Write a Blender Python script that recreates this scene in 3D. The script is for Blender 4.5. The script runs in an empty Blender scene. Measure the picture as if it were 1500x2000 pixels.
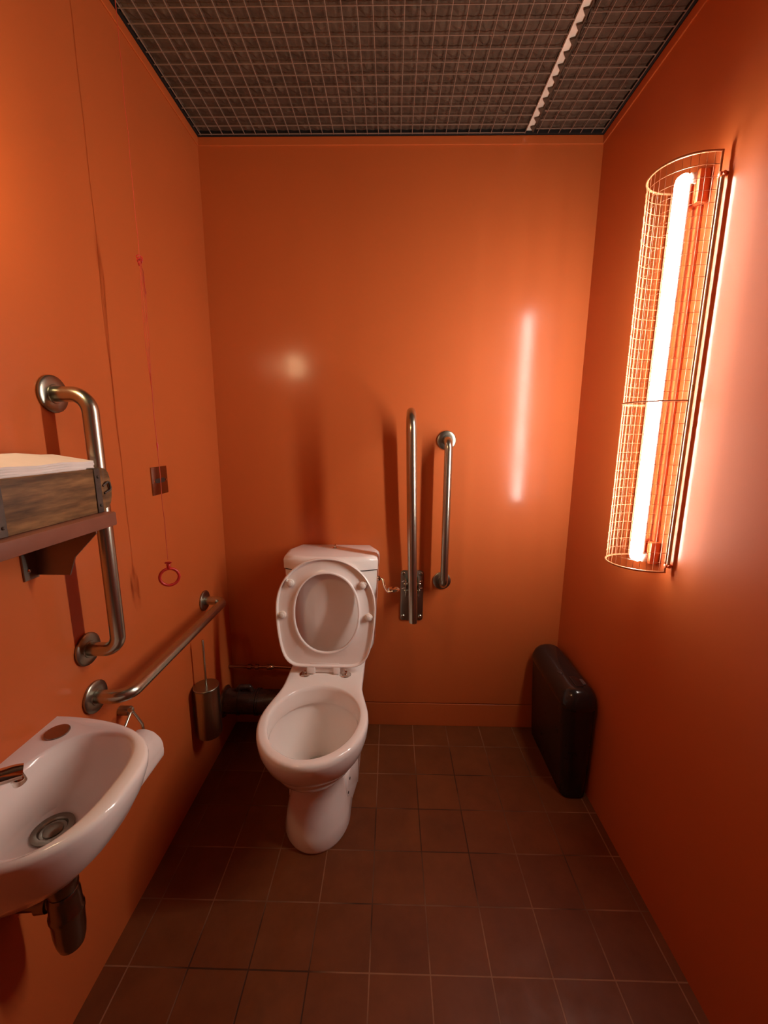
import bpy, bmesh, math, random
from mathutils import Vector, Matrix
random.seed(7)
PI = math.pi
scene = bpy.context.scene
COL = scene.collection

# ------------------------------------------------------------------ camera
cam_d = bpy.data.cameras.new('camera'); cam = bpy.data.objects.new('camera', cam_d); COL.objects.link(cam)
right = Vector((0.99980502, 0.01855874, 0.00674456)); up = Vector((-0.01003357, 0.18329179, 0.98300735))
fwd = Vector((-0.01700715, 0.98288336, -0.18344226))
cam.matrix_world = Matrix(((right.x, up.x, -fwd.x, 0), (right.y, up.y, -fwd.y, 0), (right.z, up.z, -fwd.z, 1.3439), (0, 0, 0, 1)))
cam_d.sensor_fit = 'HORIZONTAL'; cam_d.sensor_width = 36; cam_d.lens = 795 / 1500 * 36; cam_d.clip_start = 0.01
scene.camera = cam

# ------------------------------------------------------------------ light and exposure
TUBE_POWER = 110.0      # emission of the fluorescent tube
BULB_POWER = 49.0      # emission of the small warm wall lamp
scene.view_settings.view_transform = 'Standard'
scene.view_settings.look = 'None'
scene.view_settings.gamma = 1
scene.view_settings.use_curve_mapping = False
scene.view_settings.exposure = -0.12
world = bpy.data.worlds.new('world'); scene.world = world; world.use_nodes = True
world.node_tree.nodes['Background'].inputs[0].default_value = (0, 0, 0, 1)
world.node_tree.nodes['Background'].inputs[1].default_value = 0
scene.cycles.max_bounces = 10; scene.cycles.diffuse_bounces = 7; scene.cycles.glossy_bounces = 5
scene.cycles.sample_clamp_indirect = 6

# ------------------------------------------------------------------ room numbers (metres)
XL, XR, YB, YF, ZC = -0.7257, 0.7577, 1.71, -0.62, 2.418

# ------------------------------------------------------------------ materials
def newmat(name):
    m = bpy.data.materials.new(name); m.use_nodes = True
    nt = m.node_tree; return m, nt, nt.nodes['Principled BSDF']
def pset(b, **k):
    names = dict(col='Base Color', rough='Roughness', metal='Metallic', spec='Specular IOR Level', coat='Coat Weight',
                 coatr='Coat Roughness', aniso='Anisotropic', sub='Subsurface Weight', trans='Transmission Weight', ior='IOR')
    for a, v in k.items():
        b.inputs[names[a]].default_value = (*v, 1) if a == 'col' else v
def coords(nt, scale=(1, 1, 1), loc=(0, 0, 0), kind='Object'):
    tc = nt.nodes.new('ShaderNodeTexCoord'); mp = nt.nodes.new('ShaderNodeMapping')
    mp.inputs['Scale'].default_value = scale; mp.inputs['Location'].default_value = loc
    nt.links.new(tc.outputs[kind], mp.inputs[0]); return mp.outputs[0]
def noise(nt, vec, scale, detail=4, rough=.55):
    n = nt.nodes.new('ShaderNodeTexNoise'); n.inputs['Scale'].default_value = scale
    n.inputs['Detail'].default_value = detail; n.inputs['Roughness'].default_value = rough
    nt.links.new(vec, n.inputs['Vector']); return n.outputs['Fac']
def ramp(nt, fac, stops):
    r = nt.nodes.new('ShaderNodeValToRGB'); nt.links.new(fac, r.inputs[0])
    els = r.color_ramp.elements
    while len(els) < len(stops): els.new(.5)
    for e, (p, c) in zip(els, stops): e.position = p; e.color = (*c, 1)
    return r.outputs[0]
def bump(nt, b, h, strength, dist):
    n = nt.nodes.new('ShaderNodeBump'); n.inputs['Strength'].default_value = strength
    n.inputs['Distance'].default_value = dist
    nt.links.new(h, n.inputs['Height']); nt.links.new(n.outputs[0], b.inputs['Normal'])
def maprange(nt, v, a, b_, c, d):
    n = nt.nodes.new('ShaderNodeMapRange')
    for i, x in zip(range(1, 5), (a, b_, c, d)): n.inputs[i].default_value = x
    nt.links.new(v, n.inputs[0]); return n.outputs[0]

def mat_simple(name, col, rough, metal=0, spec=.5, var=.06, nscale=12, bumpy=0, bscale=60, coat=0, coatr=.1):
    m, nt, b = newmat(name); pset(b, rough=rough, metal=metal, spec=spec, coat=coat, coatr=coatr)
    v = coords(nt); f = noise(nt, v, nscale)
    lo = tuple(c * (1 - var) for c in col); hi = tuple(min(1, c * (1 + var)) for c in col)
    nt.links.new(ramp(nt, f, [(.3, lo), (.7, hi)]), b.inputs['Base Color'])
    nt.links.new(maprange(nt, f, .3, .7, rough * .88, rough * 1.12), b.inputs['Roughness'])
    if bumpy: bump(nt, b, noise(nt, v, bscale), bumpy, .001)
    return m

def mat_wall():
    m, nt, b = newmat('orange_gloss_paint'); pset(b, rough=.6, spec=.2, coat=.42, coatr=.15)
    v = coords(nt); f = noise(nt, v, 1.6, 3)
    nt.links.new(ramp(nt, f, [(.3, (.520, .115, .026)), (.7, (.555, .124, .028))]), b.inputs['Base Color'])
    s = noise(nt, coords(nt, (1, 1, 2.2)), 3.2, 5, .6)
    nt.links.new(maprange(nt, s, .35, .75, .15, .215), b.inputs['Coat Roughness'])
    peel = noise(nt, v, 240, 2); bn = nt.nodes.new('ShaderNodeBump'); bn.inputs['Strength'].default_value = .10
    bn.inputs['Distance'].default_value = .0006; nt.links.new(peel, bn.inputs['Height'])
    nt.links.new(bn.outputs[0], b.inputs['Coat Normal']); nt.links.new(bn.outputs[0], b.inputs['Normal'])
    return m

def mat_tiles():
    m, nt, b = newmat('brown_quarry_tiles'); pset(b, rough=.5, spec=.3)
    v = coords(nt, loc=(0.0430 + .155 * 10, -(0.0220) + .156 * 10, 0))
    br = nt.nodes.new('ShaderNodeTexBrick'); br.offset = 0; br.squash = 1
    for k, x in (('Scale', 1), ('Mortar Size', .0021), ('Mortar Smooth', .3), ('Bias', 0), ('Brick Width', .155), ('Row Height', .156)):
        br.inputs[k].default_value = x
    br.inputs['Color1'].default_value = (.176, .052, .013, 1); br.inputs['Color2'].default_value = (.152, .043, .011, 1)
    nt.links.new(v, br.inputs['Vector'])
    mort = ramp(nt, noise(nt, v, 2.4, 2), [(.42, (.060, .020, .007)), (.60, (.30, .14, .070))])
    nt.links.new(mort, br.inputs['Mortar'])
    mx = nt.nodes.new('ShaderNodeMix'); mx.data_type = 'RGBA'; mx.blend_type = 'MULTIPLY'; mx.inputs[0].default_value = 1
    nt.links.new(br.outputs['Color'], mx.inputs[6])
    nt.links.new(ramp(nt, noise(nt, v, 9, 6, .65), [(.3, (.82, .80, .78)), (.7, (1.1, 1.1, 1.1))]), mx.inputs[7])
    nt.links.new(mx.outputs[2], b.inputs['Base Color'])
    nt.links.new(maprange(nt, noise(nt, v, 14, 4), .3, .7, .42, .6), b.inputs['Roughness'])
    inv = nt.nodes.new('ShaderNodeMath'); inv.operation = 'SUBTRACT'; inv.inputs[0].default_value = 1
    nt.links.new(br.outputs['Fac'], inv.inputs[1]); bump(nt, b, inv.outputs[0], .5, .002)
    return m

def mat_brushed(name, col, rough, axis=None):
    m, nt, b = newmat(name); pset(b, metal=1, rough=rough)
    f = noise(nt, coords(nt), 5, 1)
    nt.links.new(ramp(nt, f, [(.3, tuple(c * .95 for c in col)), (.7, col)]), b.inputs['Base Color'])
    return m

def mat_wood(name, a, b_, c):
    m, nt, b = newmat(name); pset(b, rough=.62, spec=.3)
    v = coords(nt, (9, 1.2, 9)); n1 = noise(nt, v, 6, 6, .6)
    w = nt.nodes.new('ShaderNodeTexWave'); w.wave_type = 'BANDS'; w.bands_direction = 'Z'
    w.inputs['Scale'].default_value = 1.1; w.inputs['Distortion'].default_value = 9; w.inputs['Detail'].default_value = 3
    nt.links.new(coords(nt, (4, .8, 10)), w.inputs['Vector'])
    ad = nt.nodes.new('ShaderNodeMath'); ad.operation = 'MULTIPLY_ADD'; ad.inputs[1].default_value = .07
    nt.links.new(w.outputs['Fac'], ad.inputs[0]); nt.links.new(n1, ad.inputs[2])
    nt.links.new(ramp(nt, ad.outputs[0], [(.38, a), (.56, b_), (.72, c)]), b.inputs['Base Color'])
    bump(nt, b, ad.outputs[0], .4, .001)
    return m

def mat_emit(name, col, strength):
    m, nt, b = newmat(name); pset(b, col=(.9, .9, .9), rough=.3)
    b.inputs['Emission Color'].default_value = (*col, 1); b.inputs['Emission Strength'].default_value = strength
    return m

M = dict(
    wall=mat_wall(), tiles=mat_tiles(),
    china=mat_simple('white_vitreous_china', (.88, .83, .79), .12, spec=.5, var=.015, nscale=4),
    seat=mat_simple('white_plastic_seat', (.90, .83, .79), .22, spec=.5, var=.015, nscale=5),
    rubber=mat_simple('pale_buffer_rubber', (.80, .74, .68), .45, var=.03),
    steel=mat_brushed('brushed_stainless_steel', (.52, .55, .46), .27),
    darksteel=mat_brushed('dull_stainless_steel', (.34, .34, .28), .32),
    plate=mat_brushed('mirror_steel_plate', (.34, .27, .23), .18, (3, 60, 60)),
    chrome=mat_simple('polished_chrome', (.72, .68, .62), .07, metal=1, var=.02),
    orangemetal=mat_simple('orange_painted_metal', (.72, .155, .045), .38, spec=.5, var=.05, coat=.3, coatr=.2),
    wire=mat_simple('copper_toned_wire', (.50, .19, .085), .40, metal=.3, var=.05),
    rod=mat_simple('brass_toned_rod', (.72, .52, .30), .30, metal=.6, var=.04),
    red=mat_simple('red_cord_plastic', (.50, .025, .018), .35, var=.05),
    redcord=mat_simple('red_cord_fibre', (.52, .070, .026), .7, var=.08, nscale=90),
    black=mat_simple('black_bin_plastic', (.016, .012, .012), .30, spec=.45, var=.1, bumpy=.1, bscale=300),
    blackshiny=mat_simple('glossy_black_plastic', (.02, .015, .014), .16, spec=.5, var=.05),
    greylogo=mat_simple('grey_printed_mark', (.10, .075, .07), .4),
    pipe=mat_simple('dark_soil_pipe', (.055, .028, .022), .28, spec=.5, var=.1),
    copper=mat_simple('dull_copper_pipe', (.34, .15, .09), .35, metal=.9, var=.2, nscale=30),
    shelf=mat_simple('brown_painted_shelf', (.23, .085, .052), .42, spec=.4, var=.08, nscale=20),
    bracket=mat_simple('grey_steel_bracket', (.24, .20, .16), .36, metal=.8, var=.08),
    wood=mat_wood('weathered_brown_wood', (.085, .042, .017), (.20, .10, .038), (.33, .17, .065)),
    iron=mat_simple('rusted_iron_strap', (.085, .062, .048), .55, metal=.5, var=.35, nscale=40, bumpy=.5, bscale=90),
    paper=mat_simple('white_paper', (.86, .80, .75), .85, spec=.15, var=.03, nscale=30, bumpy=.2, bscale=40),
    card=mat_simple('grey_cardboard_tube', (.40, .30, .22), .8, var=.08),
    dark=mat_simple('dark_void', (.008, .005, .004), .9),
    grille=mat_simple('taupe_grille_metal', (.27, .18, .13), .55, spec=.4, var=.06),
    runner=mat_simple('pale_galvanised_metal', (.88, .78, .64), .35, metal=.1, var=.12, nscale=18),
    fleece=mat_simple('dark_acoustic_fleece', (.105, .068, .046), .95, spec=.05, var=.25, nscale=26, bumpy=.6, bscale=120),
    trap=mat_brushed('tarnished_chrome_trap', (.30, .27, .22), .24),
    added_door=mat_simple('added_door_dark_paint', (.07, .030, .018), .5, var=.08),
    hole=mat_simple('dark_screw_hole', (.03, .015, .01), .6),
    tube=mat_emit('fluorescent_tube_glow', (1.0, .945, .86), TUBE_POWER),
    bulb=mat_emit('warm_lamp_glow', (1.0, .70, .37), BULB_POWER),
)
M['water'] = newmat('still_water')[0]; pset(M['water'].node_tree.nodes['Principled BSDF'], col=(.9, .9, .88), rough=.02, trans=1, ior=1.33)

# ------------------------------------------------------------------ object helpers
def obj(name, bm, mat, parent=None, smooth=35, loc=None):
    bmesh.ops.remove_doubles(bm, verts=bm.verts, dist=1e-6)
    bmesh.ops.recalc_face_normals(bm, faces=bm.faces)
    me = bpy.data.meshes.new(name)
    org = Vector(parent.location) if parent is not None and parent.parent is None else Vector((0, 0, 0))
    if parent is not None:
        org = Vector(parent['_org'])
    if loc is not None: org = Vector(loc)
    for v in bm.verts: v.co -= org
    bm.to_mesh(me); bm.free()
    if smooth:
        me.shade_smooth(); me.set_sharp_from_angle(angle=math.radians(smooth))
    me.materials.append(mat)
    o = bpy.data.objects.new(name, me); COL.objects.link(o)
    if parent is not None: o.parent = parent; o['_org'] = tuple(org)
    else: o.location = org; o['_org'] = tuple(org)
    return o
def thing(name, loc, label, cat, group=None):
    o = bpy.data.objects.new(name, None); COL.objects.link(o); o.location = loc; o['_org'] = tuple(loc)
    o.empty_display_size = .05; o['label'] = label; o['category'] = cat
    if group: o['group'] = group
    return o
def tag(o, label, cat, group=None):
    o['label'] = label; o['category'] = cat
    if group: o['group'] = group
    return o
def struct(name, bm, mat, smooth=0, label=None):
    o = obj(name, bm, mat, None, smooth); o['kind'] = 'structure'
    if label: o['label'] = label
    return o

def box(bm, lo, hi, bev=0, seg=2):
    vs = [bm.verts.new((x, y, z)) for x in (lo[0], hi[0]) for y in (lo[1], hi[1]) for z in (lo[2], hi[2])]
    fs = []
    for q in ((0, 1, 3, 2), (4, 6, 7, 5), (0, 4, 5, 1), (2, 3, 7, 6), (0, 2, 6, 4), (1, 5, 7, 3)):
        fs.append(bm.faces.new([vs[i] for i in q]))
    if bev:
        es = set(e for f in fs for e in f.edges)
        bmesh.ops.bevel(bm, geom=list(es), offset=bev, segments=seg, affect='EDGES', profile=.5)
    return bm
def frame(d):
    d = d.normalized(); a = Vector((0, 0, 1)) if abs(d.z) < .9 else Vector((1, 0, 0))
    u = d.cross(a).normalized(); return u, d.cross(u).normalized()
def ring(bm, c, u, v, r, seg):
    return [bm.verts.new(c + (u * math.cos(2 * PI * i / seg) + v * math.sin(2 * PI * i / seg)) * r) for i in range(seg)]
def bridge(bm, a, b):
    n = len(a)
    for i in range(n): bm.faces.new((a[i], a[(i + 1) % n], b[(i + 1) % n], b[i]))
def fillet(pts, r, n=8):
    pts = [Vector(p) for p in pts]; out = [pts[0]]
    for i in range(1, len(pts) - 1):
        p = pts[i]; a = (pts[i - 1] - p); b = (pts[i + 1] - p); ang = a.angle(b)
        if ang > PI - .01: out.append(p); continue
        t = min(r / math.tan(ang / 2), a.length * .49, b.length * .49)
        A = p + a.normalized() * t; B = p + b.normalized() * t
        for k in range(n + 1):
            s = k / n; w = PI - ang
            # circular blend
            ra = t * math.tan(ang / 2); c = p + (a.normalized() + b.normalized()).normalized() * (ra / math.sin(ang / 2))
            va = (A - c); vb = (B - c); th = va.angle(vb)
            out.append(c + (va * math.sin((1 - s) * th) + vb * math.sin(s * th)) / math.sin(th))
    out.append(pts[-1]); return out
def tube(bm, pts, r, seg=16, cap=True, closed=False, radii=None):
    pts = [Vector(p) for p in pts]; n = len(pts); rings = []
    d = (pts[1] - pts[0]).normalized(); u, v = frame(d)
    for i, p in enumerate(pts):
        if closed: t = (pts[(i + 1) % n] - pts[i - 1]).normalized()
        elif i == 0: t = (pts[1] - pts[0]).normalized()
        elif i == n - 1: t = (pts[-1] - pts[-2]).normalized()
        else: t = ((pts[i + 1] - p).normalized() + (p - pts[i - 1]).normalized()).normalized()
        u = (u - t * u.dot(t)).normalized(); v = t.cross(u)
        rings.append(ring(bm, p, u, v, radii[i] if radii else r, seg))
    for a, b in zip(rings, rings[1:]): bridge(bm, a, b)
    if closed: bridge(bm, rings[-1], rings[0])
    elif cap: bm.faces.new(rings[0][::-1]); bm.faces.new(rings[-1])
    return bm
def cyl(bm, a, b, r, seg=32, bev=0):
    a = Vector(a); b = Vector(b)
    if not bev: return tube(bm, [a, b], r, seg)
    d = (b - a).normalized()
    return tube(bm, [a, a + d * bev * .3, a + d * bev, b - d * bev, b - d * bev * .3, b], r, seg,
                radii=[r - bev, r - bev * .3, r, r, r - bev * .3, r - bev])
def lathe(bm, prof, c, axis=(0, 0, 1), seg=32):
    c = Vector(c); ax = Vector(axis).normalized(); u, v = frame(ax)
    rs = []
    for r, h in prof:
        rs.append(ring(bm, c + ax * h, u, v, max(r, 1e-5), seg))
    for a, b in zip(rs, rs[1:]): bridge(bm, a, b)
    bm.faces.new(rs[0][::-1]); bm.faces.new(rs[-1]); return bm
def loft(bm, loops, cap0=True, cap1=True):
    rs = [[bm.verts.new(p) for p in l] for l in loops]
    for a, b in zip(rs, rs[1:]): bridge(bm, a, b)
    if cap0: bm.faces.new(rs[0][::-1])
    if cap1: bm.faces.new(rs[-1])
    return bm
def prism(bm, pts, off, bev=0):
    off = Vector(off); a = [bm.verts.new(Vector(p)) for p in pts]; b = [bm.verts.new(Vector(p) + off) for p in pts]
    f = [bm.faces.new(a[::-1]), bm.faces.new(b)]; n = len(a)
    for i in range(n): f.append(bm.faces.new((a[i], a[(i + 1) % n], b[(i + 1) % n], b[i])))
    if bev:
        bmesh.ops.bevel(bm, geom=list(set(e for x in f for e in x.edges)), offset=bev, segments=2, affect='EDGES', profile=.5)
    return bm
def BM(): return bmesh.new()
def sphere(bm, c, r, u=20, v=12, sc=(1, 1, 1)):
    bmesh.ops.create_uvsphere(bm, u_segments=u, v_segments=v, radius=r,
                              matrix=Matrix.Translation(c) @ Matrix.Diagonal((*sc, 1)))
    return bm
def rrect(cx, cz, w, h, r, n=5):
    out = []
    for sx, sz, a0 in ((1, 1, 0), (-1, 1, 90), (-1, -1, 180), (1, -1, 270)):
        for k in range(n + 1):
            a = math.radians(a0 + 90 * k / n)
            out.append((cx + sx * (w / 2 - r) + r * math.cos(a), cz + sz * (h / 2 - r) + r * math.sin(a)))
    return out
def sstep(t): t = max(0, min(1, t)); return t * t * (3 - 2 * t)

# ================================================================== SETTING
T = .10
struct('floor', box(BM(), (XL - T, YF - T, -.05), (XR + T, YB + T, 0)), M['tiles'], label='dark brown quarry tile floor')
struct('wall_left', box(BM(), (XL - T, YF, 0), (XL, YB + T, ZC + .3)), M['wall'])
struct('wall_right', box(BM(), (XR, YF, 0), (XR + T, YB + T, ZC + .3)), M['wall'])
struct('wall_back', box(BM(), (XL, YB, .1205), (XR, YB + T, ZC + .3)), M['wall'])
struct('baseboard_back', box(BM(), (XL, YB, 0), (XR, YB + T, .1152), .0012, 1), M['wall'])
struct('base_gap_shade', box(BM(), (XL, YB + .022, .1153), (XR, YB + T, .1204)), M['dark'])  # black strip standing in for the shade inside the gap above the baseboard
struct('wall_front', box(BM(), (XL - T, YF - T, 0), (XR + T, YF, ZC + .3)), M['wall'])
# invented door behind the camera, added large and dark to cut bounced light
bm = BM(); prism(bm, [(x, YF + .0005, z) for x, z in rrect(.02, 1.03, .92, 2.05, .004, 2)], (0, .03, 0), .002)
d1 = struct('added_door_1', bm, M['added_door'])
bm = BM(); cyl(bm, (.36, YF + .031, 1.02), (.36, YF + .085, 1.02), .010, 16, .001); tube(bm, fillet([(.36, YF + .080, 1.02), (.24, YF + .080, 1.02)], .01), .009, 14); obj('added_door_handle', bm, M['steel'], d1, 40)
struct('ceiling', box(BM(), (XL, YF, ZC + .040), (XR, YB, ZC + .10)), M['dark'])
# thin painted capping strips where the wall panels meet the ceiling grid
def capstrip(name, lo, hi): struct(name, box(BM(), lo, hi, .002, 2), M['wall'])
capstrip('trim_2', (XL, YB - .005, ZC - .030), (XR, YB, ZC - .001))
capstrip('trim_3', (XL, YF, ZC - .030), (XL + .005, YB - .005, ZC - .001))
capstrip('trim_4', (XR - .005, YF, ZC - .030), (XR, YB - .005, ZC - .001))

# ================================================================== CEILING GRILLES
GX0, GX1 = .468, .512          # the gap between the two grille panels
def grille(label, x0, x1, xs, ys):
    g = thing('ceiling_grille', ((x0 + x1) / 2, .5, ZC), label, 'ceiling grille', 'open cell ceiling grille panels')
    bm = BM(); t = .0008; z0, z1 = ZC - .001, ZC + .0022
    for x in xs: box(bm, (x - t, YF + .01, z0), (x + t, YB - .012, z1))
    for y in ys: box(bm, (x0, y - t, z0 + .0006), (x1, y + t, z1))
    obj('wire_grid', bm, M['grille'], g, 0)
    # foam pads bulging slightly between the wires
    bm = BM(); rnd = random.Random(11)
    gx = sorted([x for x in xs if x0 - .001 <= x <= x1 + .001]); gx = [x0] + [x for x in gx if x - x0 > .006 and x1 - x > .006] + [x1]
    gy = [YB - .012] + ys + [YF + .01] if ys[0] < YB - .02 else ys + [YF + .01]
    gy = sorted(set(round(v, 5) for v in gy))
    def mids(a):
        o = []
        for p, q in zip(a, a[1:]): o += [p, (p + q) / 2]
        return o + [a[-1]]
    mx, my = mids(gx), mids(gy); vs = []
    for i, x in enumerate(mx):
        row = []
        for j, y in enumerate(my):
            z = ZC + .0060 if (i % 2 and j % 2) else ZC + .0110
            if not (i % 2 or j % 2): z = ZC + .0135
            if i % 2 and j % 2:
                z += rnd.uniform(-.0030, .0030); x_, y_ = x + rnd.uniform(-.007, .007), y + rnd.uniform(-.007, .007)
            else: x_, y_ = x, y
            row.append(bm.verts.new((x_, y_, z)))
        vs.append(row)
    for i in range(len(mx) - 1):
        for j in range(len(my) - 1): bm.faces.new((vs[i][j], vs[i][j + 1], vs[i + 1][j + 1], vs[i + 1][j]))
    obj('foam_backing', bm, M['fleece'], g, 0)
for nm, lo, hi in (('ceiling_gap_shade_back', (XL + .0001, YB - .0125, ZC + .0002), (XR - .0001, YB - .0001, ZC + .039)), ('ceiling_gap_shade_left', (XL + .0001, YF, ZC + .0002), (XL + .0115, YB - .013, ZC + .039)), ('ceiling_gap_shade_right', (XR - .0135, YF, ZC + .0002), (XR - .0001, YB - .013, ZC + .039))):  # black fill strips, painted shade for the gap between grilles and walls
    struct(nm, box(BM(), lo, hi), M['dark'])
ysL = [YB - .014 - .0405 * k for k in range(57)]
ysR = [y - .0185 for y in ysL]
grille('wide brown wire grid panel of the ceiling, left of the pale slot', XL + .012, GX0,
       [GX0 - .0405 * k for k in range(30)], ysL)
grille('narrow brown wire grid panel of the ceiling, between pale slot and right wall', GX1 - .010, XR - .014,
       [GX1 + .0385 * k for k in range(7)], ysR)
rn = thing('ceiling_runner', (.49, .5, ZC), 'pale metal strip running front to back in the slot between the ceiling grid panels', 'ceiling strip')
bm = BM(); box(bm, (GX0 + .002, YF + .01, ZC + .008), (GX1 - .016, YB - .012, ZC + .0115)); obj('strip', bm, M['runner'], rn, 0)
bm = BM()
for y in ysL:
    if y > -.5: prism(bm, [(GX1 - .0165, y - .026, ZC + .002), (GX1 - .0165, y - .001, ZC + .002), (GX0 + .012, y - .021, ZC + .002)], (0, 0, .0055))
box(bm, (GX1 - .0175, YF + .02, ZC + .0015), (GX1 - .0150, YB - .014, ZC + .0079))
obj('notched_edge', bm, M['fleece'], rn, 0)

# ================================================================== TOILET
TX = -.248
toilet = thing('toilet', (TX, 1.40, 0), 'white ceramic toilet with its seat raised, standing against the orange back wall', 'toilet')
NP = 28
def hwf(y, yf, yc, W, N, yb):
    if y <= yc: return W * math.sqrt(max(0, 1 - ((yc - y) / (yc - yf)) ** 2))
    return N + (W - N) * (1 - sstep((y - yc) / (1.385 - yc))) if y < 1.385 else N
def panloop(z, yf, yc, W, N, yb, cx=TX):
    ys = [yf + (yc - yf) * (1 - math.cos(PI / 2 * k / 12)) for k in range(13)] + [yc + (yb - yc) * k / (NP - 12) for k in range(1, NP - 11)]
    r_ = [(cx + hwf(y, yf, yc, W, N, yb), y, z) for y in ys]
    l_ = [(cx - hwf(y, yf, yc, W, N, yb), y, z) for y in ys[1:]]
    return r_ + l_[::-1]
def ovloop(z, cy, ry, rx, ref, cx=TX, egg=.0):
    # oval with the same vertex count and order as the outer loop
    n = len(ref); out = []
    # parametrise by angle, starting at the front
    for i in range(n):
        a = -PI / 2 + 2 * PI * i / n
        k = 1 + egg * math.sin(a)
        out.append((cx + rx * math.cos(a) * k, cy + ry * math.sin(a), z))
    return out
L0 = panloop(0, 1.097, 1.23, .112, .110, 1.60)
levels = [(0, 1.097, 1.23, .110, .112, 1.60), (.010, 1.093, 1.23, .114, .115, 1.60), (.05, 1.103, 1.24, .109, .111, 1.60), (.10, 1.124, 1.25, .100, .107, 1.60),
          (.145, 1.140, 1.26, .094, .104, 1.61), (.185, 1.145, 1.25, .094, .102, 1.62), (.222, 1.128, 1.24, .104, .104, 1.64),
          (.26, 1.088, 1.22, .124, .112, 1.66), (.30, 1.045, 1.205, .145, .124, 1.67), (.34, 1.010, 1.197, .165, .136, 1.68),
          (.38, .990, 1.195, .177, .144, 1.69), (.41, .984, 1.195, .1805, .147, 1.70), (.423, .985, 1.195, .1795, .1465, 1.70),
          (.4285, .990, 1.195, .175, .143, 1.697), (.430, .995, 1.195, .170, .139, 1.694)]
bm = BM()
loops = [panloop(*l) for l in levels]
ref = loops[-1]; n = len(ref)
def inner(z, s, cy=1.190, ry=.176, rx=.1525, eg=.05): return ovloop(z, cy, ry * s, rx * s, ref, egg=eg)
def blendl(a, b, t): return [tuple(p[i] * (1 - t) + q[i] * t for i in range(3)) for p, q in zip(a, b)]
inn = [inner(.430, 1.02), inner(.4265, .985), inner(.415, .968), inner(.385, .962), inner(.366, .958), inner(.362, .968), inner(.363, 1.0), inner(.352, 1.015),
       inner(.325, .985, 1.192), inner(.29, .90, 1.20), inner(.255, .76, 1.215), inner(.225, .60, 1.235), inner(.20, .44, 1.25),
       inner(.17, .34, 1.262), inner(.14, .30, 1.268), inner(.135, .1, 1.268)]
loft(bm, loops + inn, cap0=True, cap1=True)
pan_bm = bm
# side feet of the pan with their rounded shoulders
for sx in (1, -1):
    outl = [(1.235, 0), (1.235, .075)]
    for k in range(7):
        a = math.radians(180 - 90 * k / 6); outl.append((1.305 + .07 * math.cos(a), .100 + .065 * math.sin(a)))
    outl += [(1.385, .165), (1.385, 0)]
    fx = lambda y: TX + sx * (.103 + .172 * (min(y, 1.385) - 1.235))
    for pts_ in (outl, [(1.384, 0), (1.384, .165), (1.58, .165), (1.60, .14), (1.60, 0)]):
        a = [pan_bm.verts.new((TX + sx * .05, y, z)) for y, z in pts_]; b = [pan_bm.verts.new((fx(y), y, z)) for y, z in pts_]
        pan_bm.faces.new(a[::-1]); pan_bm.faces.new(b); n_ = len(a); side = []
        for i in range(n_): side.append(pan_bm.faces.new((a[i], a[(i + 1) % n_], b[(i + 1) % n_], b[i])))
        be = [e for e in pan_bm.edges if e.verts[0] in b and e.verts[1] in b and e.calc_length() < 1 and not (abs(e.verts[0].co.y - 1.3845) < .001 and abs(e.verts[1].co.y - 1.3845) < .001)]
        if pts_ is outl: bmesh.ops.bevel(pan_bm, geom=be, offset=.008, segments=3, affect='EDGES', profile=.5)
pan = obj('pan', pan_bm, M['china'], toilet, 50)
bm = BM(); lathe(bm, [(.0, .1845), (.05, .1845), (.05, .186), (0, .186)], (TX, 1.254, 0)); obj('water', bm, M['water'], toilet)
for y, z in ((1.268, .127), (1.247, .088)):
    bm = BM(); lathe(bm, [(.0045, 0), (.0045, .0015), (.001, .0015)], (TX + .1032 + .172 * (y - 1.235), y, z), (1, -.172, 0), 14)
    obj('fixing_hole', bm, M['hole'], toilet)
# cistern body: lofted, tapering down, chamfered back corners
def cisloop(z, hwb, hwm, ybk, ych, yfr, bow, cx=-.235, n=9):
    pts = [(cx - hwb, ybk), (cx - hwm, ych)]
    r = .022
    for k in range(n + 1):
        t = -1 + 2 * k / n
        x = cx + (hwm - .004) * t; y = yfr - bow * (1 - t * t) + (.012 if abs(t) > .97 else .003 if abs(t) > .7 else 0)
        pts.append((x, y))
    pts += [(cx + hwm, ych), (cx + hwb, ybk)]
    return [(x, y, z) for x, y in pts]
CB = YB - .004
bm = BM()
loft(bm, [cisloop(.431, .125, .138, CB, 1.62, 1.565, .006, -.246), cisloop(.455, .130, .146, CB, 1.62, 1.558, .008, -.245),
          cisloop(.475, .140, .170, CB, 1.62, 1.553, .012, -.240), cisloop(.50, .143, .176, CB, 1.62, 1.550, .014, -.238),
          cisloop(.64, .147, .180, CB, 1.62, 1.538, .018, -.236), cisloop(.74, .150, .184, CB, 1.62, 1.533, .020, -.235),
          cisloop(.822, .152, .186, CB, 1.62, 1.530, .020, -.235)])
cistern = obj('cistern', bm, M['china'], toilet, 50)
bm = BM(); loft(bm, [cisloop(.8225, .151, .185, CB, 1.62, 1.531, .019), cisloop(.8245, .153, .187, CB, 1.62, 1.529, .020)]); obj('lid_gap', bm, M['hole'], toilet)
bm = BM()
loft(bm, [cisloop(.8255, .150, .185, CB, 1.62, 1.531, .020), cisloop(.8285, .152, .1895, CB, 1.62, 1.524, .020), cisloop(.864, .151, .190, CB, 1.62, 1.522, .021),
          cisloop(.874, .149, .187, CB, 1.621, 1.526, .021), cisloop(.8795, .145, .181, CB - .003, 1.624, 1.533, .020), cisloop(.881, .140, .173, CB - .008, 1.628, 1.542, .018)])
lid = obj('cistern_lid', bm, M['china'], toilet, 60)
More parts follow.
